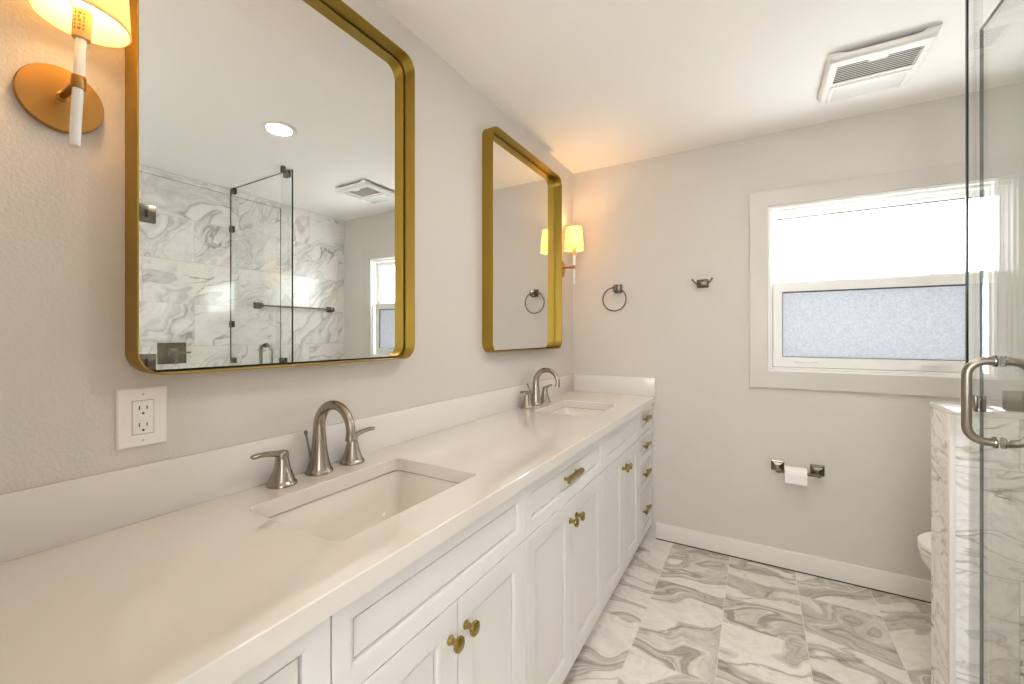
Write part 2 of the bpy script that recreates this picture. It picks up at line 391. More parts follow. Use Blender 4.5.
for x0 in (1.303, 1.826):
    h = MB(); h.box(x0, x0 + 0.104, YF - 0.004, YF + 0.0165, 1.151, 1.155, 0.001)
    h.box(x0, x0 + 0.104, YF - 0.006, YF - 0.002, 1.149, 1.159, 0.001)
    h.build('lift_handle', 'vinyl', lso)
for x0 in (1.325, 1.850):
    h = MB(); h.box(x0, x0 + 0.06, YF + 0.020, YF + 0.044, 1.5935, 1.600, 0.002)
    h.box(x0 + 0.012, x0 + 0.05, YF + 0.024, YF + 0.034, 1.600, 1.607, 0.002)
    h.build('sash_lock', 'vinyl', lso)
fill_win_back = bpy.data.objects.new('fill_window_back', None); COL.objects.link(fill_win_back); fill_win_back.location = ((BX0 + BX1) / 2, YB, BZ0)  # unseen opening added behind the camera to brighten the room
struct(fill_win_back)
f = MB(); xm3 = (BX0 + BX1) / 2
for x0, x1, z0, z1 in ((BX0, BX0 + 0.04, BZ0, BZ1), (BX1 - 0.04, BX1, BZ0, BZ1), (BX0 + 0.04, BX1 - 0.04, BZ0, BZ0 + 0.04), (BX0 + 0.04, BX1 - 0.04, BZ1 - 0.04, BZ1), (xm3 - 0.025, xm3 + 0.025, BZ0 + 0.04, BZ1 - 0.04)):
    f.box(x0, x1, YB - 0.09, YB - 0.03, z0, z1, 0.003)
f.build('frame', 'vinyl', fill_win_back)
for x0, x1 in ((BX0 + 0.04, xm3 - 0.025), (xm3 + 0.025, BX1 - 0.04)):
    MB().box(x0, x1, YB - 0.060, YB - 0.055, BZ0 + 0.04, BZ1 - 0.04).build('pane', 'glass', fill_win_back)
pl2 = bpy.data.lights.new('back_fill_portal', 'AREA'); pl2.shape = 'RECTANGLE'; pl2.size = BX1 - BX0; pl2.size_y = BZ1 - BZ0
pl2.cycles.is_portal = True
po2 = bpy.data.objects.new('back_fill_portal', pl2); COL.objects.link(po2)
po2.location = ((BX0 + BX1) / 2, YB - 0.149, (BZ0 + BZ1) / 2); po2.rotation_euler = (PI / 2, 0, 0)
fill_win_side = bpy.data.objects.new('fill_window_side', None); COL.objects.link(fill_win_side); fill_win_side.location = (XR, (SY0 + SY1) / 2, SZ0)  # unseen opening added in the side wall to brighten the room
struct(fill_win_side)
f = MB(); ym3 = (SY0 + SY1) / 2
for y0, y1, z0, z1 in ((SY0, SY0 + 0.04, SZ0, SZ1), (SY1 - 0.04, SY1, SZ0, SZ1), (SY0 + 0.04, SY1 - 0.04, SZ0, SZ0 + 0.04), (SY0 + 0.04, SY1 - 0.04, SZ1 - 0.04, SZ1), (ym3 - 0.025, ym3 + 0.025, SZ0 + 0.04, SZ1 - 0.04)):
    f.box(XR + 0.03, XR + 0.09, y0, y1, z0, z1, 0.003)
f.build('frame', 'vinyl', fill_win_side)
for y0, y1 in ((SY0 + 0.04, ym3 - 0.025), (ym3 + 0.025, SY1 - 0.04)):
    MB().box(XR + 0.055, XR + 0.060, y0, y1, SZ0 + 0.04, SZ1 - 0.04).build('pane', 'glass', fill_win_side)
pl3 = bpy.data.lights.new('side_fill_portal', 'AREA'); pl3.shape = 'RECTANGLE'; pl3.size = SZ1 - SZ0; pl3.size_y = SY1 - SY0
pl3.cycles.is_portal = True
po3 = bpy.data.objects.new('side_fill_portal', pl3); COL.objects.link(po3)
po3.location = (XR + 0.149, (SY0 + SY1) / 2, (SZ0 + SZ1) / 2); po3.rotation_euler = (0, PI / 2, 0)
# window-shaped portal so the sky is sampled through the opening
pl = bpy.data.lights.new('window_portal', 'AREA'); pl.shape = 'RECTANGLE'; pl.size = WX1 - WX0; pl.size_y = WZ1 - WZ0
pl.cycles.is_portal = True
po = bpy.data.objects.new('window_portal', pl); COL.objects.link(po)
po.location = ((WX0 + WX1) / 2, YF + 0.149, (WZ0 + WZ1) / 2); po.rotation_euler = (-PI / 2, 0, 0)

# ---- shower half wall with stone cap
PX0, PY0, PY1, PZ = 1.620, 1.735, 1.893, 1.063
pw = MB().box(PX0, XR, PY0, PY1, 0.0, PZ).build('wall_shower_half', 'marble_pony'); struct(pw)
MB().box(PX0 - 0.003, XR, PY0 - 0.003, PY1 + 0.003, PZ, PZ + 0.018, 0.002).build('cap', 'quartz', pw)
et = MB().box(PX0 - 0.0035, PX0 + 0.010, PY0 - 0.0045, PY0 + 0.012, 0.0, PZ, 0.0015); et.build('corner_trim', 'stone_trim', pw)
cb = MB().box(PX0, PX0 + 0.10, 0.915, PY0, 0.0, 0.085, 0.003).build('trim_1', 'quartz'); struct(cb)

# ------------------------------------------------------------------ vanity
FX, BX = 0.545, 0.524       # door faces, carcass front
GAP = 0.0015
def front(name, y0, y1, z0, z1, rail, parent, railz=None):
    """framed front with a bevelled inner edge and a sunk panel"""
    rz = railz or rail
    y0 += GAP; y1 -= GAP; z0 += GAP; z1 -= GAP
    def lp(x, dy, dz): return [(x, y0 + dy, z0 + dz), (x, y1 - dy, z0 + dz), (x, y1 - dy, z1 - dz), (x, y0 + dy, z1 - dz)]
    b = MB(); e = 0.0007; w = 0.011
    b.rings([lp(BX + 0.0005, 0, 0), lp(FX - e, 0, 0), lp(FX, e, e), lp(FX, rail, rz), lp(FX - 0.006, rail + w, rz + w), lp(FX - 0.0185, rail + w + 0.0002, rz + w + 0.0002), lp(FX - 0.0185, rail + w + 0.0045, rz + w + 0.0045), lp(FX - 0.0095, rail + w + 0.0047, rz + w + 0.0047)], True, True, True)
    return b.build(name, 'cabinet', parent)
def knob(y, z, parent):
    b = MB(); b.lathe([(0.010, 0.0), (0.0105, 0.002), (0.0075, 0.005), (0.0065, 0.014), (0.009, 0.019), (0.0155, 0.022), (0.0168, 0.025), (0.0160, 0.029), (0.0125, 0.0315), (0.0, 0.0325)], (FX, y, z), 'X', 24)
    return b.build('knob', 'brass', parent)
def pull(yc, z, parent, ln=0.128):
    b = MB()
    for s in (-1, 1): b.box(FX - 0.0105 + 0.0, FX + 0.010, yc + s * (ln / 2 - 0.013) - 0.005, yc + s * (ln / 2 - 0.013) + 0.005, z - 0.005, z + 0.005, 0.001)
    y0, y1 = yc - ln / 2, yc + ln / 2
    sec = [(FX + 0.007, -0.0095), (FX + 0.015, -0.0115), (FX + 0.022, 0.000), (FX + 0.0215, 0.0105), (FX + 0.007, 0.0115)]
    b.rings([[(x, y, z + dz) for x, dz in sec] for y in (y0, y1)], True, True, True)
    return b.build('pull', 'brass', parent, angle=0.3)
def carcass(y0, y1, parent):
    b = MB(); t = 0.016; y0 += 0.0004; y1 -= 0.0004
    b.box(0.001, BX, y0, y0 + t, 0.10, 0.872); b.box(0.001, BX, y1 - t, y1, 0.10, 0.872)
    b.box(0.001, BX, y0 + t, y1 - t, 0.10, 0.10 + t); b.box(0.001, 0.010, y0 + t, y1 - t, 0.10 + t, 0.872)
    b.box(BX - 0.018, BX, y0 + t, y1 - t, 0.845, 0.872); b.box(BX - 0.018, BX, y0 + t, y1 - t, 0.70, 0.725)
    b.build('body', 'cabinet', parent)
    MB().box(0.445, 0.460, y0, y1, 0.0, 0.10).build('toe_kick', 'cabinet', parent)
ZT, ZS, ZB = 0.869, 0.7095, 0.100
def sink_unit(y0, y1, label):
    t = thing('vanity_cabinet', (0.28, (y0 + y1) / 2, 0), label, 'cabinet', 'vanity cabinets under the worktop')
    carcass(y0, y1, t)
    front('false_front', y0, y1, ZS, ZT, 0.033, t, 0.030)
    ym = (y0 + y1) / 2
    for a, b, ky in ((y0, ym, ym - 0.029), (ym, y1, ym + 0.029)):
        d = front('door', a, b, ZB, ZS, 0.055, t); knob(ky, 0.636, d)
    return t
def middle_unit(y0, y1, label):
    t = thing('vanity_cabinet', (0.28, (y0 + y1) / 2, 0), label, 'cabinet', 'vanity cabinets under the worktop')
    carcass(y0, y1, t); ym = (y0 + y1) / 2
    d = front('drawer', y0, y1, ZS, ZT, 0.033, t, 0.030); pull(ym - 0.005, 0.792, d)
    for a, b, ky in ((y0, ym, ym - 0.029), (ym, y1, ym + 0.029)):
        d = front('door', a, b, ZB, ZS, 0.055, t); knob(ky, 0.636, d)
    return t
def drawer_unit(y0, y1, label):
    t = thing('vanity_cabinet', (0.28, (y0 + y1) / 2, 0), label, 'cabinet', 'vanity cabinets under the worktop')
    carcass(y0, y1, t); ym = (y0 + y1) / 2
    for z0, z1 in ((0.716, ZT), (0.545, 0.716), (0.380, 0.545), (ZB, 0.380)):
        d = front('drawer', y0, y1, z0, z1, 0.033, t, 0.030); pull(ym, (z0 + z1) / 2 + 0.004, d, 0.118)
    return t
U = [0.088, 0.430, 1.077, 1.795, 2.447, 2.790]
drawer_unit(U[0], U[1], 'white drawer cabinet under the bare end of the worktop, before the first sink')
sink_unit(U[1], U[2], 'white two-door vanity cabinet under the large sink nearest the outlet')
middle_unit(U[2], U[3], 'white cabinet with one wide brass-pull drawer over two doors, between the two sink cabinets')
sink_unit(U[3], U[4], 'white two-door vanity cabinet under the far sink, next to the four-drawer stack')
drawer_unit(U[4], U[5], 'white stack of four drawers with brass pulls against the window wall')

# ---- worktop with two sink cut-outs, splashes
ZW = 0.911; ZU = 0.873
CX = 0.5636; CY0, CY1 = 0.070, YF - 0.001
SINKS = [(0.2905, 0.7455, 0.312, 0.458), (0.2905, 2.125, 0.310, 0.420)]
ct = thing('countertop', (0.28, 1.43, ZU), 'long white quartz worktop running over all the vanity cabinets', 'countertop')
bm = bmesh.new()
def loop(pts, z):
    v = [bm.verts.new((x, y, z)) for x, y in pts]
    return v
e = 0.002
outer = [(0.0012, CY0), (CX, CY0), (CX, CY1), (0.0012, CY1)]
outer_in = [(0.0012, CY0 + e), (CX - e, CY0 + e), (CX - e, CY1), (0.0012, CY1)]
top_l, mid_l, bot_l = [], [], []
top_l.append(loop(outer_in, ZW)); mid_l.append(loop(outer, ZW - e)); bot_l.append(loop(outer, ZU))
for (sx, sy, w_, h_) in SINKS:
    top_l.append(loop(rrect(sx, sy, w_ + 2 * e, h_ + 2 * e, 0.022 + e), ZW))
    mid_l.append(loop(rrect(sx, sy, w_, h_, 0.022), ZW - e)); bot_l.append(loop(rrect(sx, sy, w_, h_, 0.022), ZU))
def edges_of(v):
    return [bm.edges.get((v[i], v[(i + 1) % len(v)])) or bm.edges.new((v[i], v[(i + 1) % len(v)])) for i in range(len(v))]
for set_ in (top_l, bot_l):
    es = []
    for v in set_: es += edges_of(v)
    bmesh.ops.triangle_fill(bm, use_beauty=True, use_dissolve=False, edges=es)
for a, b in list(zip(top_l, mid_l)) + list(zip(mid_l, bot_l)):
    for i in range(len(a)):
        j = (i + 1) % len(a); bm.faces.new((a[i], a[j], b[j], b[i]))
mb = MB(); mb.bm.free(); mb.bm = bm
mb.build('slab', 'quartz', ct, angle=0.4)
MB().box(0.0012, 0.0125, CY0, CY1, ZW + 0.0002, 1.027, 0.0015).build('backsplash', 'quartz_splash', ct)
MB().box(0.0127, CX, YF - 0.0205, YF - 0.001, ZW + 0.0002, 1.027, 0.0015).build('side_splash', 'quartz_splash', ct)

# ---- undermount basins
def basin(sx, sy, w_, h_, label):
    t = thing('sink', (sx, sy, ZU - 0.15), label, 'sink', 'undermount sinks')
    def lp(w2, h2, r, z, dx=0.0): return [(x, y, z) for x, y in rrect(sx + dx, sy, w2, h2, r, 8)]
    b = MB(); g = 0.010
    zt = ZU - 0.0032
    inner = [lp(w_ + g, h_ + g, 0.026, zt), lp(w_ + g - 0.004, h_ + g - 0.004, 0.026, zt - 0.006), lp(w_ - 0.012, h_ - 0.03, 0.034, zt - 0.07),
             lp(w_ - 0.03, h_ - 0.075, 0.045, zt - 0.105), lp(w_ - 0.065, h_ - 0.14, 0.055, zt - 0.126), lp(w_ - 0.12, h_ - 0.22, 0.06, zt - 0.135), lp(0.06, 0.06, 0.029, zt - 0.141), lp(0.046, 0.046, 0.0225, zt - 0.142)]
    outer = [lp(0.046, 0.046, 0.0225, zt - 0.156), lp(w_ - 0.1, h_ - 0.2, 0.06, zt - 0.150), lp(w_ + 0.0, h_ - 0.02, 0.045, zt - 0.09), lp(w_ + g + 0.016, h_ + g + 0.016, 0.036, zt - 0.016), lp(w_ + g + 0.040, h_ + g + 0.040, 0.045, zt - 0.014), lp(w_ + g + 0.040, h_ + g + 0.040, 0.045, zt)]
    b.rings(inner + outer + [inner[0]], True)
    b.build('bowl', 'china', t)
    q = MB()
    q.rings([lp(w_ + 0.002, h_ + 0.002, 0.023, ZU - 0.0003), lp(w_ + 0.002, h_ + 0.002, 0.023, ZU - 0.0030), lp(w_ + 0.030, h_ + 0.030, 0.036, ZU - 0.0030), lp(w_ + 0.030, h_ + 0.030, 0.036, ZU - 0.0003), lp(w_ + 0.002, h_ + 0.002, 0.023, ZU - 0.0003)], True)
    q.build('sealant', 'sealant', t)
    d = MB(); d.lathe([(0.0218, -0.02), (0.0222, 0.0), (0.029, 0.0015), (0.0285, 0.003), (0.022, 0.0035), (0.020, 0.0015), (0.017, 0.0035), (0.010, 0.005), (0.0, 0.0055)], (sx, sy, zt - 0.1405), 'Z', 24)
    d.build('drain', 'nickel', t)
    return t
basin(*SINKS[0], 'white rectangular undermount sink below the big mirror over the outlet')
basin(*SINKS[1], 'white rectangular undermount sink near the window wall corner')

# ---- widespread faucets
def faucet(fx, fy, label, spread=0.110, turn=0.0, rod=0.012):
    t = thing('faucet', (fx, fy, ZW), label, 'faucet', 'brushed nickel widespread faucets')
    z0 = ZW + 0.0003
    b = MB()
    prof = [(0.0365, 0.0), (0.0370, 0.004), (0.0355, 0.008), (0.0325, 0.011), (0.0315, 0.014), (0.0290, 0.024), (0.0250, 0.042), (0.0215, 0.064), (0.0190, 0.090), (0.0172, 0.115)]
    path, rad = [], []
    for r, h in prof: path.append(Vector((0, 0, h))); rad.append(r)
    R = 0.066; cz = 0.130
    for i in range(25):
        a = PI - (PI * 1.02) * i / 24
        path.append(Vector((R + R * math.cos(a), 0, cz + R * math.sin(a)))); rad.append(0.0164 - 0.0042 * min(1, i / 14))
    last = path[-1]
    path += [last + Vector((-0.001, 0, -0.010)), last + Vector((-0.0015, 0, -0.020)), last + Vector((-0.0015, 0, -0.0205))]
    rad += [0.0125, 0.0132, 0.0105]
    rm = Matrix.Rotation(turn, 3, 'Z')
    b.tube([Vector((fx, fy, z0)) + rm @ p for p in path], rad, 24, up=(0, 1, 0))
    b.build('spout', 'nickel', t, angle=0.9)
    for s in (-1, 1):
        hy = fy + s * spread
        h = MB()
        h.lathe([(0.0355, 0.0), (0.0360, 0.004), (0.0345, 0.008), (0.0305, 0.011), (0.0295, 0.014), (0.0255, 0.026), (0.0205, 0.042), (0.0172, 0.058), (0.0158, 0.068), (0.0152, 0.070)], (fx + 0.003, hy, z0), 'Z', 28)
        ho = h.build('handle_base', 'nickel', t, angle=0.9)
        l = MB()
        l.lathe([(0.0150, 0.0705), (0.0158, 0.073), (0.0155, 0.082), (0.013, 0.087), (0.006, 0.0895), (0.0, 0.090)], (fx + 0.003, hy, z0), 'Z', 24)
        pts = [(fx + 0.003 + 0.006 * q, hy + s * (0.004 + 0.074 * q), z0 + 0.0815 + 0.010 * math.sin(q * 1.9) - 0.001) for q in [i / 8 for i in range(9)]]
        l.tube(pts, [0.0135, 0.0125, 0.0115, 0.0106, 0.0100, 0.0097, 0.0096, 0.0094, 0.0080], 14, flat=0.66, up=(0, 0, 1))
        l.build('lever', 'nickel', ho, angle=0.9)
    r = MB()
    y1_, y2_ = fy - 0.020, fy - 0.020 - rod
    def at_(q): return (fx - 0.010 - 0.006 * q, y1_ + (y2_ - y1_) * q, z0 + 0.040 + 0.083 * q)
    r.tube([at_(0), at_(0.5), at_(0.87)], 0.0028, 10)
    r.tube([at_(0.84), at_(0.90), at_(0.98), at_(1.0)], [0.0030, 0.0052, 0.0048, 0.002], 10)
    r.build('lift_rod', 'nickel', t)
    return t
faucet(0.0525, 0.757, 'brushed nickel gooseneck faucet with two levers at the sink by the outlet')
faucet(0.056, 2.104, 'brushed nickel gooseneck faucet with two levers at the far sink by the corner', rod=0.055)

# ------------------------------------------------------------------ mirrors
def wall_mirror(y0, y1, z0, z1, label, depth=0.061):
    t = thing('wall_mirror', (0, (y0 + y1) / 2, z0), label, 'mirror', 'brass framed vanity mirrors')
    yc, zc, w_, h_ = (y0 + y1) / 2, (z0 + z1) / 2, y1 - y0, z1 - z0
    def lp(x, d, r): return [(x, y, z) for y, z in rrect(yc, zc, w_ - 2 * d, h_ - 2 * d, max(r - d, 0.004), 10)]
    R = 0.050; th = 0.0032
    f = MB()
    f.rings([lp(0.001, 0, R), lp(depth - 0.0006, 0, R), lp(depth, 0.0006, R), lp(depth, th - 0.0006, R), lp(depth - 0.0006, th, R), lp(0.001, th, R), lp(0.001, 0, R)], True)
    f.build('frame', 'brass_frame', t, angle=0.5)
    b = MB(); b.rings([lp(0.0015, th, R), lp(0.0050, th, R)], True, True, True)
    b.build('backing', 'black', t)
    g = MB(); k = th + 0.0045
    g.rings([lp(0.0055, k, R), lp(0.0115, k, R), lp(0.0120, k + 0.0006, R)], True, True, True)
    for f_ in g.bm.faces:
        f_.normal_update(); f_.material_index = 0 if abs(f_.normal.x) > 0.9 else 1
    g.build('mirror_glass', ['mirror', 'black'], t, angle=0.2)
    return t
wall_mirror(0.3490, 1.1345, 1.2165, 2.290, 'large brass framed mirror over the near sink, beside the outlet, reflecting the shower')
wall_mirror(1.6510, 2.4570, 1.2165, 2.290, 'brass framed mirror over the far sink, reflecting the towel ring')

# ------------------------------------------------------------------ sconces
def sconce(y, label, lean=0.0):
    t = thing('wall_sconce', (0, y, 1.736), label, 'lamp', 'brass wall sconces with fabric shades')
    z = 1.736; xs = 0.098
    p = MB(); p.lathe([(0.0585, 0.0008), (0.0590, 0.003), (0.0590, 0.010), (0.0575, 0.0125), (0.0, 0.0130)], (0, y, z), 'X', 48)
    p.build('backplate', 'bronze', t)
    a = MB(); a.lathe([(0.0085, 0.0128), (0.0085, 0.0155), (0.0058, 0.017), (0.0055, xs - 0.008)], (0, y, z + 0.004), 'X', 20)
    a.build('arm', 'bronze', t)
    c_ = MB(); c_.lathe([(0.0088, -0.0115), (0.0098, -0.010), (0.0098, 0.010), (0.0088, 0.0115)], (xs, y, z + 0.004), 'Z', 24)
    c_.build('collar', 'bronze', t)
    s = MB(); s.lathe([(0.0070, 1.629), (0.0075, 1.6305), (0.0075, 1.816), (0.0070, 1.8175)], (xs, y, 0), 'Z', 20)
    s.build('stem', 'acrylic', t)
    k = MB(); k.lathe([(0.0120, 1.818), (0.0126, 1.820), (0.0126, 1.866), (0.0115, 1.868)], (xs, y, 0), 'Z', 24)
    ko = k.build('socket', 'socket', t)
    pm = MB()
    for row in range(5):
        for q_ in range(5):
            if (row * 5 + q_ * 3) % 7 == 0: continue
            an = -1.35 + q_ * 0.30 + 0.07 * ((row * 3 + q_) % 3)
            px_, py_ = xs + 0.01262 * math.cos(an), y + 0.01262 * math.sin(an)
            hz = 0.0016 + 0.0008 * ((row + q_) % 2); zc_ = 1.858 - row * 0.0068
            pm.rings([[(px_ + 0.0012 * math.sin(an) * sg, py_ - 0.0012 * math.cos(an) * sg, zc_ + dz_ * hz) for sg, dz_ in ((-1, -1), (1, -1), (1, 1), (-1, 1))],
                      [(px_ + 0.0002 * math.cos(an) + 0.0012 * math.sin(an) * sg, py_ + 0.0002 * math.sin(an) - 0.0012 * math.cos(an) * sg, zc_ + dz_ * hz) for sg, dz_ in ((-1, -1), (1, -1), (1, 1), (-1, 1))]], True, True, True)
    pm.build('print', 'print', ko)
    bl = MB(); bl.lathe([(0.008, 1.8685), (0.010, 1.876), (0.0165, 1.893), (0.0175, 1.905), (0.014, 1.922), (0.006, 1.937), (0.0, 1.942)], (xs, y, 0), 'Z', 20)
    bl.build('bulb', 'bulb', t)
    sh = MB(); r0, r1 = 0.0640, 0.0505; zb, zt = 1.850, 2.000; th = 0.0012
    sh.lathe([(r0, zb), (r1, zt), (r1 - th, zt), (r0 - th, zb), (r0, zb)], (xs, y, 0), 'Z', 56, cap0=False, cap1=False)
    so = sh.build('shade', 'shade', t)
    for zz, rr in ((zb, r0), (zt - 0.0045, r1 + 0.0004)):
        hm = MB(); hm.lathe([(rr + 0.0006, zz), (rr + 0.0003, zz + 0.0045), (rr - 0.0022, zz + 0.0045), (rr - 0.0019, zz), (rr + 0.0006, zz)], (xs, y, 0), 'Z', 56, cap0=False, cap1=False)
        hm.build('hem', 'shade', so)
    sp = MB()
    for q in range(3):
        an = q * 2 * PI / 3 + 0.3
        sp.tube([(xs + 0.0115 * math.cos(an), y + 0.0115 * math.sin(an), 1.866), (xs + 0.0495 * math.cos(an), y + 0.0495 * math.sin(an), 1.996)], 0.0012, 6)
    sp.build('shade_ring', 'bronze', t)
    ld = bpy.data.lights.new('sconce_light', 'POINT'); ld.energy = SCONCE_W; ld.color = (1.0, 0.58, 0.24); ld.shadow_soft_size = 0.016
    lo = bpy.data.objects.new('sconce_light', ld); COL.objects.link(lo); lo.parent = t; lo.location = (xs, 0, 1.965 - z)
    t.rotation_euler.x = lean
    return t
sconce(0.256, 'brass wall sconce with round backplate beside the big mirror and above the outlet', -0.045)
sconce(2.566, 'lit wall sconce between the far mirror and the corner, above the far faucet')

# ------------------------------------------------------------------ outlet
ot = thing('electrical_outlet', (0, 0.377, 1.127), 'white double socket outlet plate on the wall under the big mirror', 'outlet')
oy, oz = 0.377, 1.127
o1 = MB()
def ol(x, w_, h_): return [(x, oy - w_/2, oz - h_/2), (x, oy + w_/2, oz - h_/2), (x, oy + w_/2, oz + h_/2), (x, oy - w_/2, oz + h_/2)]
o1.rings([ol(0.0006, 0.0855, 0.124), ol(0.003, 0.0855, 0.124), ol(0.0058, 0.079, 0.1175), ol(0.0058, 0.0375, 0.0715), ol(0.0035, 0.0375, 0.0715), ol(0.0006, 0.0375, 0.0715), ol(0.0006, 0.0855, 0.124)], True)
o1.build('cover_plate', 'plastic', ot, angle=0.2)
o1 = MB(); o1.box(0.0006, 0.0066, oy - 0.0178, oy + 0.0178, oz - 0.0348, oz + 0.0348, 0.001)
rc_ = o1.build('receptacle', 'plastic', ot)
MB().box(0.0006, 0.0030, oy - 0.0187, oy + 0.0187, oz - 0.0357, oz + 0.0357).build('gap', 'slot', rc_)
for dz in (0.0170, -0.0185):
    for dy, hh in ((-0.0064, 0.0085), (0.0064, 0.0070)):
        MB().box(0.0060, 0.00675, oy + dy - 0.0010, oy + dy + 0.0010, oz + dz - hh / 2 + 0.003, oz + dz + hh / 2 + 0.003).build('slot', 'slot', rc_)
    gb = MB(); gb.lathe([(0.0024, 0.0060), (0.0024, 0.00675)], (0, oy, oz + dz - 0.0085), 'X', 12); gb.build('ground_hole', 'slot', rc_)
for dz in (0.0485, -0.0485):
    s_ = MB(); s_.lathe([(0.0030, 0.0055), (0.0029, 0.0064), (0.0, 0.0067)], (0, oy, oz + dz), 'X', 14)
    so_ = s_.build('screw', 'plastic', ot)
    q = MB(); q.tube([(0.00665, oy - 0.0012, oz + dz - 0.0022), (0.00665, oy + 0.0012, oz + dz + 0.0022)], 0.00045, 6); q.build('slot', 'slot', so_)

# ------------------------------------------------------------------ bath hardware on the far wall
def square_post(mb, x, z, w_, h_, y_wall, d1, d2, k=0.72):
    """square base on the wall that narrows into a pyramid face"""
    def lp(y, s): return [(x - w_/2*s, y, z - h_/2*s), (x + w_/2*s, y, z - h_/2*s), (x + w_/2*s, y, z + h_/2*s), (x - w_/2*s, y, z + h_/2*s)]
    mb.rings([lp(y_wall - 0.0004, 1), lp(y_wall - d1, 1), lp(y_wall - d1 - 0.004, k), lp(y_wall - d2, k * 0.96), lp(y_wall - d2 - 0.004, 0.3)], True, True, True)
tr = thing('towel_ring', (0.325, YF, 1.612), 'dark nickel towel ring with square mount on the wall above the far sink', 'towel ring')
b = MB(); square_post(b, 0.324, 1.609, 0.052, 0.056, YF, 0.012, 0.050, 0.80); b.build('mount', 'nickel_dark', tr, angle=0.3)
b = MB(); ry = YF - 0.043; RR = 0.0775
pts = [(0.308 + RR * math.cos(a), ry, 1.537 + RR * math.sin(a)) for a in [2 * PI * i / 64 for i in range(64)]]
rings = []
for i, p in enumerate(pts):
    a = 2 * PI * i / 64; d = Vector((math.cos(a), 0, math.sin(a)))
    rings.append([Vector(p) + d * (0.0042 * math.cos(q)) + Vector((0, 0.0042 * math.sin(q), 0)) for q in [2 * PI * j / 10 for j in range(10)]])
b.rings(rings + [rings[0]], True); bmesh.ops.remove_doubles(b.bm, verts=b.bm.verts[:], dist=1e-5)
b.build('ring', 'nickel_dark', tr, angle=1.2)

rh = thing('robe_hook', (0.838, YF, 1.610), 'dark nickel double robe hook on the wall between towel ring and window', 'hook')
b = MB(); square_post(b, 0.840, 1.611, 0.066, 0.050, YF, 0.012, 0.034, 0.80); b.build('mount', 'nickel_dark', rh, angle=0.3)
for s in (-1, 1):
    b = MB(); b.tube([(0.840 + s * 0.020, YF - 0.030, 1.605), (0.840 + s * 0.034, YF - 0.036, 1.611), (0.840 + s * 0.046, YF - 0.040, 1.622), (0.840 + s * 0.054, YF - 0.042, 1.636), (0.840 + s * 0.0555, YF - 0.042, 1.640)], [0.0045, 0.0048, 0.0050, 0.0056, 0.003], 12)
    b.build('prong', 'nickel_dark', rh)

tp = thing('toilet_paper_holder', (1.32, YF, 0.570), 'satin nickel toilet paper holder with two square posts on the wall under the window', 'toilet paper holder')
for x in (1.224, 1.405):
    b = MB(); square_post(b, x, 0.571, 0.062, 0.056, YF, 0.012, 0.030, 0.78)
    b.box(x - 0.010, x + 0.010, YF - 0.074, YF - 0.030, 0.548, 0.566, 0.003)
    b.build('post', 'nickel_dark', tp, angle=0.3)
b = MB(); b.lathe([(0.0065, 1.230), (0.0075, 1.232), (0.0075, 1.396), (0.0065, 1.398)], (0, YF - 0.066, 0.557), 'X', 18); b.build('bar', 'nickel_dark', tp)
pr = thing('toilet_paper_roll', (1.30, YF - 0.066, 0.557), 'small white toilet paper roll with folded point, hanging on the wall holder', 'toilet paper')
b = MB(); X0, X1 = 1.2535, 1.353; ro, ri = 0.040, 0.019
prof = [(ri, X0), (ro - 0.002, X0), (ro, X0 + 0.002), (ro, X1 - 0.002), (ro - 0.002, X1), (ri, X1), (ri, X0)]
b.lathe(prof, (0, YF - 0.066, 0.5485), 'X', 40, cap0=False, cap1=False); b.build('roll', 'paper', pr)
# loose sheet: hugs the front of the roll, tip folded to a point
b = MB(); cyr, czr = YF - 0.066, 0.5485; rr = ro + 0.0012
rows = []
for i in range(9):
    a = PI / 2 + (PI / 2) * i / 8
    rows.append((cyr + rr * math.cos(a), czr + rr * math.sin(a)))
for zz in (0.535, 0.520, 0.508): rows.append((cyr - rr, zz))
b.rings([[(X0 + 0.001, y, z), (X1 - 0.001, y, z), (X1 - 0.001, y + 0.0008, z), (X0 + 0.001, y + 0.0008, z)] for y, z in rows], True, True, True)
b.build('loose_sheet', 'paper', pr)
b = MB(); xm = (X0 + X1) / 2
tri = [(X0 + 0.003, 0.578), (X1 - 0.003, 0.578), (xm, 0.538)]
def yz(z):
    dz = min(max(z - czr, 0), rr * 0.999); return cyr - math.sqrt(rr * rr - dz * dz)
front_ = []
for k in range(7):
    q = k / 6; z = 0.5785 + (0.540 - 0.5785) * q; hw = (X1 - X0 - 0.006) / 2 * (1 - q) + 0.0015
    front_.append([(xm - hw, yz(z) - 0.0006, z), (xm + hw, yz(z) - 0.0006, z), (xm + hw, yz(z) - 0.0045, z), (xm - hw, yz(z) - 0.0045, z)])
b.rings(front_, True, True, True); b.build('folded_point', 'paper', pr)

# ------------------------------------------------------------------ ceiling fan vent
fv = thing('exhaust_fan', (1.55, 2.30, ZC), 'white ceiling exhaust fan with louvred grille near the window', 'exhaust fan')
fx0, fx1, fy0, fy1 = 1.372, 1.712, 2.122, 2.492
b = MB(); zf = 2.403; tp_ = 0.013
def side(p0, p1, q0, q1):
    """one skirt side: p at the ceiling, q at the face; the top edge dips between the corners"""
    n = 24; top, bot = [], []
    for i in range(n + 1):
        t_ = i / n
        d = min(t_, 1 - t_); dip = 0.0 if d < 0.13 else min(1.0, (d - 0.13) / 0.05)
        dip = dip * dip * (3 - 2 * dip) * 0.011
        top.append(Vector((p0[0] + (p1[0] - p0[0]) * t_, p0[1] + (p1[1] - p0[1]) * t_, ZC - 0.003 - dip)))
        bot.append(Vector((q0[0] + (q1[0] - q0[0]) * t_, q0[1] + (q1[1] - q0[1]) * t_, zf)))
    b.rings([top, bot], False)
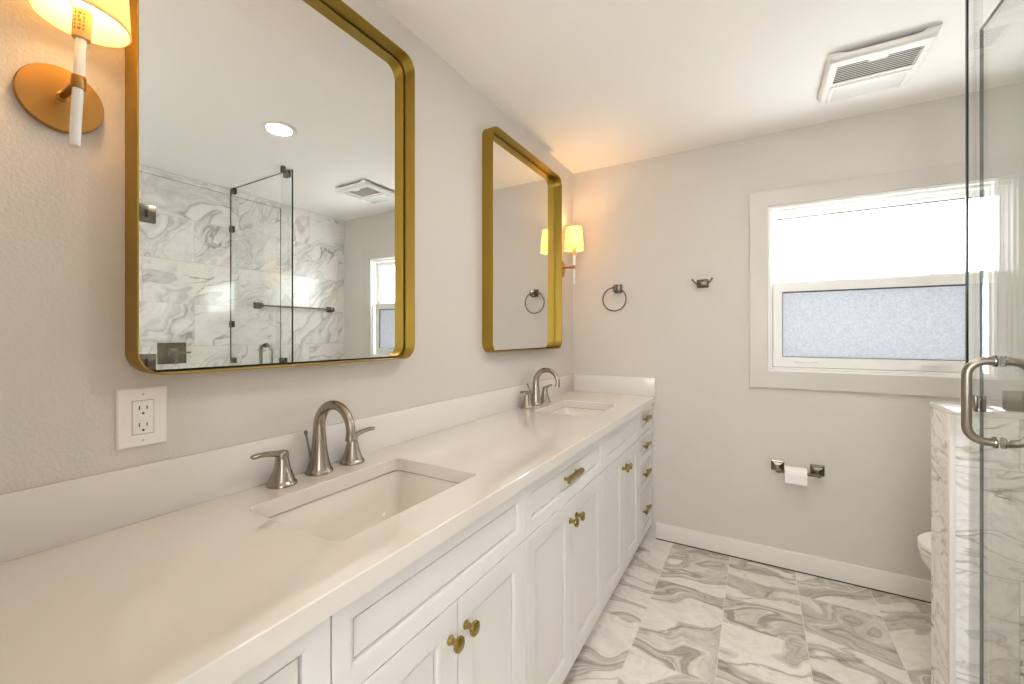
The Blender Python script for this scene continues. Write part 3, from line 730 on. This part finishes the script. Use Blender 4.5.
P4 = [(fx0, fy0), (fx1, fy0), (fx1, fy1), (fx0, fy1)]
Q4 = [(fx0 + tp_, fy0 + tp_), (fx1 - tp_, fy0 + tp_), (fx1 - tp_, fy1 - tp_), (fx0 + tp_, fy1 - tp_)]
for i in range(4): side(P4[i], P4[(i + 1) % 4], Q4[i], Q4[(i + 1) % 4])
bmesh.ops.remove_doubles(b.bm, verts=b.bm.verts[:], dist=1e-5)
sk = b.build('skirt', 'fan', fv)
md = sk.modifiers.new('thick', 'SOLIDIFY'); md.thickness = 0.0025; md.offset = -1
MB().box(fx0 + 0.03, fx1 - 0.03, fy0 + 0.03, fy1 - 0.03, ZC - 0.012, ZC - 0.0005).build('housing', 'slot', fv)
fm = MB(); g0, g1, g2, g3 = fy0 + tp_, fy0 + 0.055, fy0 + 0.190, fy0 + 0.222
gx0, gx1 = fx0 + tp_, fx1 - tp_; lx0, lx1 = gx0 + 0.026, gx1 - 0.020
zt_ = zf + 0.004
fm.box(gx0 + 0.001, lx0, g0, g2, zf, zt_); fm.box(lx1, gx1 - 0.001, g0, g2, zf, zt_)
fm.box(lx0, lx1, g0, g1, zf, zt_); fm.box(gx0 + 0.001, gx1 - 0.001, g2, g3, zf, zt_)
fm.box((gx0 + gx1) / 2 - 0.030, (gx0 + gx1) / 2 + 0.030, g1 - 0.002, g1 + 0.018, zf - 0.0006, zt_)
ns = 9; ys = (g2 - g1) / ns
for i in range(1, ns):
    yy = g1 + i * ys
    bb_ = bmesh.new(); bmesh.ops.create_cube(bb_, size=1.0)
    bmesh.ops.scale(bb_, vec=(lx1 - lx0, ys * 0.52, 0.0025), verts=bb_.verts[:])
    fm.add(bb_, Matrix.Translation(((lx0 + lx1) / 2, yy, zf + 0.003)) @ Matrix.Rotation(0.35, 4, 'X'))
fm.box(gx0 + 0.001, gx0 + 0.030, g3, fy1 - tp_, zf, zt_); fm.box(gx1 - 0.030, gx1 - 0.001, g3, fy1 - tp_, zf, zt_); fm.box(gx0 + 0.03, gx1 - 0.03, fy1 - tp_ - 0.018, fy1 - tp_, zf, zt_)
# raised lip round the lamp lens
lz = zf - 0.007
fm.rings([[(gx0 + a, g3 - 0.020 + a2, z), (gx1 - a, g3 - 0.020 + a2, z), (gx1 - a, fy1 - tp_ - a2 + 0.004, z), (gx0 + a, fy1 - tp_ - a2 + 0.004, z)] for a, a2, z in ((0.018, 0.004, zf + 0.001), (0.024, 0.010, lz), (0.034, 0.020, lz), (0.036, 0.022, zf + 0.001))], True)
fm.build('grille', 'fan', fv)
MB().box(gx0 + 0.0345, gx1 - 0.0345, g3 + 0.0005, fy1 - tp_ - 0.0165, lz + 0.0008, lz + 0.004, 0.001).build('lens', 'fanlens', fv)

# ------------------------------------------------------------------ recessed ceiling lights
LABELS = ['round recessed ceiling light seen in the big mirror', 'added round ceiling fill light over the near end of the room, behind the viewpoint']
for (x, y), lb in zip(CAN_SPOTS, LABELS):
    t = thing('recessed_light', (x, y, ZC), lb, 'ceiling light', 'recessed ceiling lights')
    b = MB(); b.lathe([(0.088, ZC - 0.0004), (0.090, ZC - 0.003), (0.086, ZC - 0.006), (0.070, ZC - 0.008), (0.064, ZC - 0.006), (0.062, ZC - 0.0004)], (x, y, 0), 'Z', 40, cap0=False, cap1=False)
    b.build('trim_ring', 'plastic', t)
    b = MB(); b.lathe([(0.0615, ZC - 0.0006), (0.0615, ZC - 0.003), (0.0, ZC - 0.0034)], (x, y, 0), 'Z', 40); b.build('lens', 'canlens', t)
    ld = bpy.data.lights.new('can_light', 'AREA'); ld.shape = 'DISK'; ld.size = 0.12; ld.energy = CAN_W; ld.color = (1.0, 0.93, 0.83)
    lo = bpy.data.objects.new('can_light', ld); COL.objects.link(lo); lo.parent = t; lo.location = (0, 0, -0.012)

# ------------------------------------------------------------------ shower glass
GX = 1.662
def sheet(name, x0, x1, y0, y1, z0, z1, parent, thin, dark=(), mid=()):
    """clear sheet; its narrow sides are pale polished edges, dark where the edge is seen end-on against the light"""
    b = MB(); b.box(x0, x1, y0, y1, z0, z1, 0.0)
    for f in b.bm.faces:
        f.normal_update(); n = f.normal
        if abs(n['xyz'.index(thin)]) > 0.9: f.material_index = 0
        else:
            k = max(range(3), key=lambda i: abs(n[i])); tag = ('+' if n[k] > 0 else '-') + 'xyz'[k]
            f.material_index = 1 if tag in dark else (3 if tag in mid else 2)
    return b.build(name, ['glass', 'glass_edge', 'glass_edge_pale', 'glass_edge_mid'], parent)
def clamp(name, x0, x1, y0, y1, z0, z1, parent): return MB().box(x0, x1, y0, y1, z0, z1, 0.0015).build(name, 'nickel_dark', parent)
# fixed sheet on the half wall, up to the ceiling
fp = thing('fixed_glass_panel', (2.05, 1.745, PZ + 0.018), 'clear fixed shower glass standing on the marble half wall up to the ceiling', 'shower glass')
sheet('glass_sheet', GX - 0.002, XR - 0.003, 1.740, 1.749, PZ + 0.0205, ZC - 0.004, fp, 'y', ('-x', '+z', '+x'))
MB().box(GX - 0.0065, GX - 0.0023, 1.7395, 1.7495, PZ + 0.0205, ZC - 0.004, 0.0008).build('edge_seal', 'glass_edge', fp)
for (x0, x1, z0, z1) in ((1.733, 1.798, PZ + 0.022, PZ + 0.078), (1.690, 1.750, ZC - 0.047, ZC - 0.001), (2.39, 2.43, ZC - 0.047, ZC - 0.001), (2.39, 2.43, PZ + 0.019, PZ + 0.062), (XR - 0.042, XR - 0.0005, 2.10, 2.15), (XR - 0.042, XR - 0.0005, 1.36, 1.41)):
    b = MB(); b.box(x0, x1, 1.7335, 1.7398, z0, z1, 0.0012); b.box(x0, x1, 1.7502, 1.7565, z0, z1, 0.0012)
    b.lathe([(0.0055, 1.7300), (0.0055, 1.7338)], ((x0 + x1) / 2, 0, (z0 + z1) / 2), 'Y', 12)
    b.build('clamp', 'nickel_dark', fp)
fn = thing('fixed_glass_panel', (2.05, 0.869, 1.081), 'clear fixed shower glass on the entry-side half wall that carries the door hinges', 'shower glass')
sheet('glass_sheet', GX - 0.005, XR - 0.003, 0.864, 0.874, 1.0835, ZC - 0.004, fn, 'y')
for (x0, x1, z0, z1) in ((2.36, 2.41, 1.082, 1.13), (2.36, 2.41, ZC - 0.047, ZC - 0.001)):
    b = MB(); b.box(x0, x1, 0.8575, 0.8638, z0, z1, 0.0012); b.box(x0, x1, 0.8742, 0.8805, z0, z1, 0.0012)
    b.build('clamp', 'nickel_dark', fn)
# narrow strip beside the door
fs = thing('glass_strip', (GX, 1.70, 0.085), 'narrow clear glass strip between the shower door edge and the half wall', 'shower glass')
sheet('glass_sheet', GX - 0.004, GX + 0.004, 1.668, 1.7315, 0.0855, ZC - 0.004, fs, 'x')
for z0 in (PZ + 0.022, ZC - 0.047):
    b = MB(); b.box(GX - 0.0115, GX - 0.0042, 1.669, 1.692, z0, z0 + 0.045, 0.0012); b.box(GX + 0.0042, GX + 0.0115, 1.669, 1.692, z0, z0 + 0.045, 0.0012)
    b.build('clamp', 'nickel_dark', fs)
# door
DY0, DY1, DZ0, DZ1 = 0.890, 1.664, 0.095, 2.148
sd = thing('shower_door', (GX, DY0, DZ0), 'clear frameless glass shower door with satin nickel pull handle', 'shower door')
sheet('door_glass', GX - 0.004, GX + 0.004, DY0, DY1, DZ0, DZ1, sd, 'x', (), ('+y', '+z'))
for z in (0.30, 1.155, 1.935):
    b = MB()
    for s in (-1, 1):
        xa, xb = (GX - 0.012, GX - 0.0052) if s < 0 else (GX + 0.0052, GX + 0.012)
        b.box(xa, xb, DY0 + 0.001, DY0 + 0.093, z - 0.045, z + 0.045, 0.0015)
        b.box(xa + s * 0.003, xb + s * 0.003, DY0 + 0.036, DY0 + 0.056, z - 0.020, z + 0.020, 0.001)
    b.box(GX + 0.006, GX + 0.055, 0.8745, 0.8800, z - 0.045, z + 0.045, 0.0015) if z > 1.1 else b.box(GX - 0.028, GX + 0.028, DY0 - 0.0128, DY0 - 0.005, z - 0.045, z + 0.045, 0.0015)
    b.box(GX - 0.010, GX + 0.012, 0.8760 if z > 1.1 else DY0 - 0.008, DY0 + 0.018, z - 0.020, z + 0.020, 0.001)
    ho = b.build('hinge', 'nickel_dark', sd)
    MB().box(GX - 0.0175, GX - 0.0152, DY0 + 0.044, DY0 + 0.056, z - 0.020, z + 0.020, 0.0005).build('hinge_shade', 'black', ho)  # dark block standing in for the shadow of the hinge barrel
def c_pull(side):
    b = MB(); yb, z0, z1, so, r = 1.567, 1.022, 1.232, 0.054, 0.0105
    xg = GX + side * 0.0055; xo = xg + side * so; rc2 = 0.038; pts = []
    pts.append((xg + side * 0.002, yb, z1))
    for i in range(9):
        a = PI / 2 * i / 8; pts.append((xo - side * rc2 + side * rc2 * math.sin(a), yb, z1 - rc2 + rc2 * math.cos(a)))
    for i in range(9):
        a = PI / 2 * i / 8; pts.append((xo - side * rc2 + side * rc2 * math.cos(a), yb, z0 + rc2 - rc2 * math.sin(a)))
    pts.append((xg + side * 0.002, yb, z0))
    b.tube(pts, r, 18, up=(0, 1, 0))
    return b.build('handle', 'nickel_pull', sd)
for s in (-1, 1):
    h = c_pull(s)
    for z in (1.022, 1.232):
        w_ = MB(); x0 = GX + s * 0.0053
        w_.lathe([(0.0150, 0.0), (0.0150, s * 0.002), (0.0125, s * 0.0022), (0.0125, s * 0.0034), (0.0145, s * 0.0036), (0.0140, s * 0.006)], (x0, 1.567, z), 'X', 22)
        w_.build('washer', 'chrome', h)

# ------------------------------------------------------------------ shower valve, towel bar (on the right wall, seen in the mirror)
sv = thing('shower_valve', (XR, 1.362, 1.172), 'square nickel shower valve with lever handle on the marble wall, seen in the mirror', 'shower valve')
MB().box(XR - 0.010, XR - 0.0006, 1.277, 1.447, 1.098, 1.246, 0.003).build('plate', 'nickel_dark', sv)
b = MB(); b.lathe([(0.034, -0.010), (0.034, -0.018), (0.026, -0.020), (0.025, -0.050), (0.021, -0.053), (0.020, -0.070), (0.0, -0.071)], (XR, 1.362, 1.176), 'X', 24); hb = b.build('handle_hub', 'nickel', sv)
b = MB(); b.box(XR - 0.069, XR - 0.055, 1.355, 1.369, 1.095, 1.176, 0.003); b.box(XR - 0.069, XR - 0.055, 1.355, 1.450, 1.169, 1.183, 0.003); b.build('lever', 'nickel', hb)
tb = thing('towel_bar', (XR, 2.28, 1.543), 'nickel towel bar on the marble wall behind the half wall, seen in the mirror', 'towel bar')
for y in (1.945, 2.620):
    b = MB()
    def lp(x, s): return [(x, y - 0.028*s, 1.543 - 0.026*s), (x, y + 0.028*s, 1.543 - 0.026*s), (x, y + 0.028*s, 1.543 + 0.026*s), (x, y - 0.028*s, 1.543 + 0.026*s)]
    b.rings([lp(XR - 0.0005, 1), lp(XR - 0.012, 1), lp(XR - 0.016, 0.8), lp(XR - 0.058, 0.72), lp(XR - 0.066, 0.3)], True, True, True)
    b.build('mount', 'nickel_dark', tb, angle=0.3)
b = MB(); b.lathe([(0.007, 1.925), (0.008, 1.928), (0.008, 2.637), (0.007, 2.640)], (XR - 0.048, 0, 1.543), 'Y', 18); b.build('bar', 'nickel_dark', tb)

# ------------------------------------------------------------------ toilet behind the half wall
TY = 2.335
to = thing('toilet', (2.1, TY, 0), 'white toilet mostly hidden behind the marble half wall', 'toilet')
def egg(xn, xb, hw, z, n=40, sq=2.3):
    """plan outline: rounded nose at xn, blunt back at xb"""
    xm = xn + (xb - xn) * 0.45; out = []
    for i in range(n):
        a = 2 * PI * i / n; cx_, sy_ = math.cos(a), math.sin(a)
        ex = 2.0 if cx_ < 0 else 3.2
        px = math.copysign(abs(cx_) ** (2 / ex), cx_); py = math.copysign(abs(sy_) ** (2 / (2.0 if cx_ < 0 else 3.0)), sy_)
        out.append((xm + px * ((xm - xn) if cx_ < 0 else (xb - xm)), TY + py * hw, z))
    return out
b = MB()
b.rings([egg(1.86, 2.36, 0.115, 0.0), egg(1.855, 2.36, 0.118, 0.02), egg(1.87, 2.36, 0.110, 0.06), egg(1.86, 2.36, 0.108, 0.16), egg(1.80, 2.34, 0.130, 0.25), egg(1.735, 2.30, 0.165, 0.33), egg(1.705, 2.27, 0.182, 0.385), egg(1.702, 2.26, 0.185, 0.405), egg(1.706, 2.26, 0.182, 0.412),
         egg(1.745, 2.12, 0.140, 0.412), egg(1.755, 2.10, 0.130, 0.395), egg(1.80, 2.06, 0.095, 0.30), egg(1.86, 2.02, 0.05, 0.22)], True, True, True)
b.build('bowl', 'china', to)
b = MB(); b.rings([egg(1.704, 2.215, 0.186, 0.4165), egg(1.700, 2.216, 0.189, 0.419), egg(1.700, 2.216, 0.189, 0.428), egg(1.704, 2.215, 0.186, 0.431), egg(1.77, 2.14, 0.12, 0.431), egg(1.77, 2.14, 0.12, 0.4165), egg(1.704, 2.215, 0.186, 0.4165)], True)
b.build('seat', 'plastic', to)
b = MB(); b.rings([egg(1.720, 2.200, 0.170, 0.4385), egg(1.699, 2.216, 0.190, 0.4400), egg(1.699, 2.216, 0.190, 0.452), egg(1.706, 2.213, 0.184, 0.458), egg(1.75, 2.18, 0.145, 0.463), egg(1.85, 2.08, 0.06, 0.466)], True, True, True)
b.build('lid', 'plastic', to)
for s in (-1, 1):
    b = MB(); b.box(2.19, 2.222, TY + s * 0.08 - 0.015, TY + s * 0.08 + 0.015, 0.412, 0.452, 0.004); b.build('hinge', 'plastic', to)
b = MB(); b.box(2.245, XR - 0.012, TY - 0.20, TY + 0.20, 0.40, 0.76, 0.022, 4); tk = b.build('tank', 'china', to)
b = MB(); b.box(2.232, XR - 0.008, TY - 0.21, TY + 0.21, 0.7605, 0.795, 0.010, 3); b.build('tank_lid', 'china', to)
b = MB(); b.lathe([(0.012, -0.0), (0.012, -0.012), (0.008, -0.014)], (2.2455, TY - 0.15, 0.70), 'X', 16); b.box(2.222, 2.232, TY - 0.155, TY - 0.075, 0.694, 0.706, 0.003); b.build('flush_lever', 'chrome', tk)
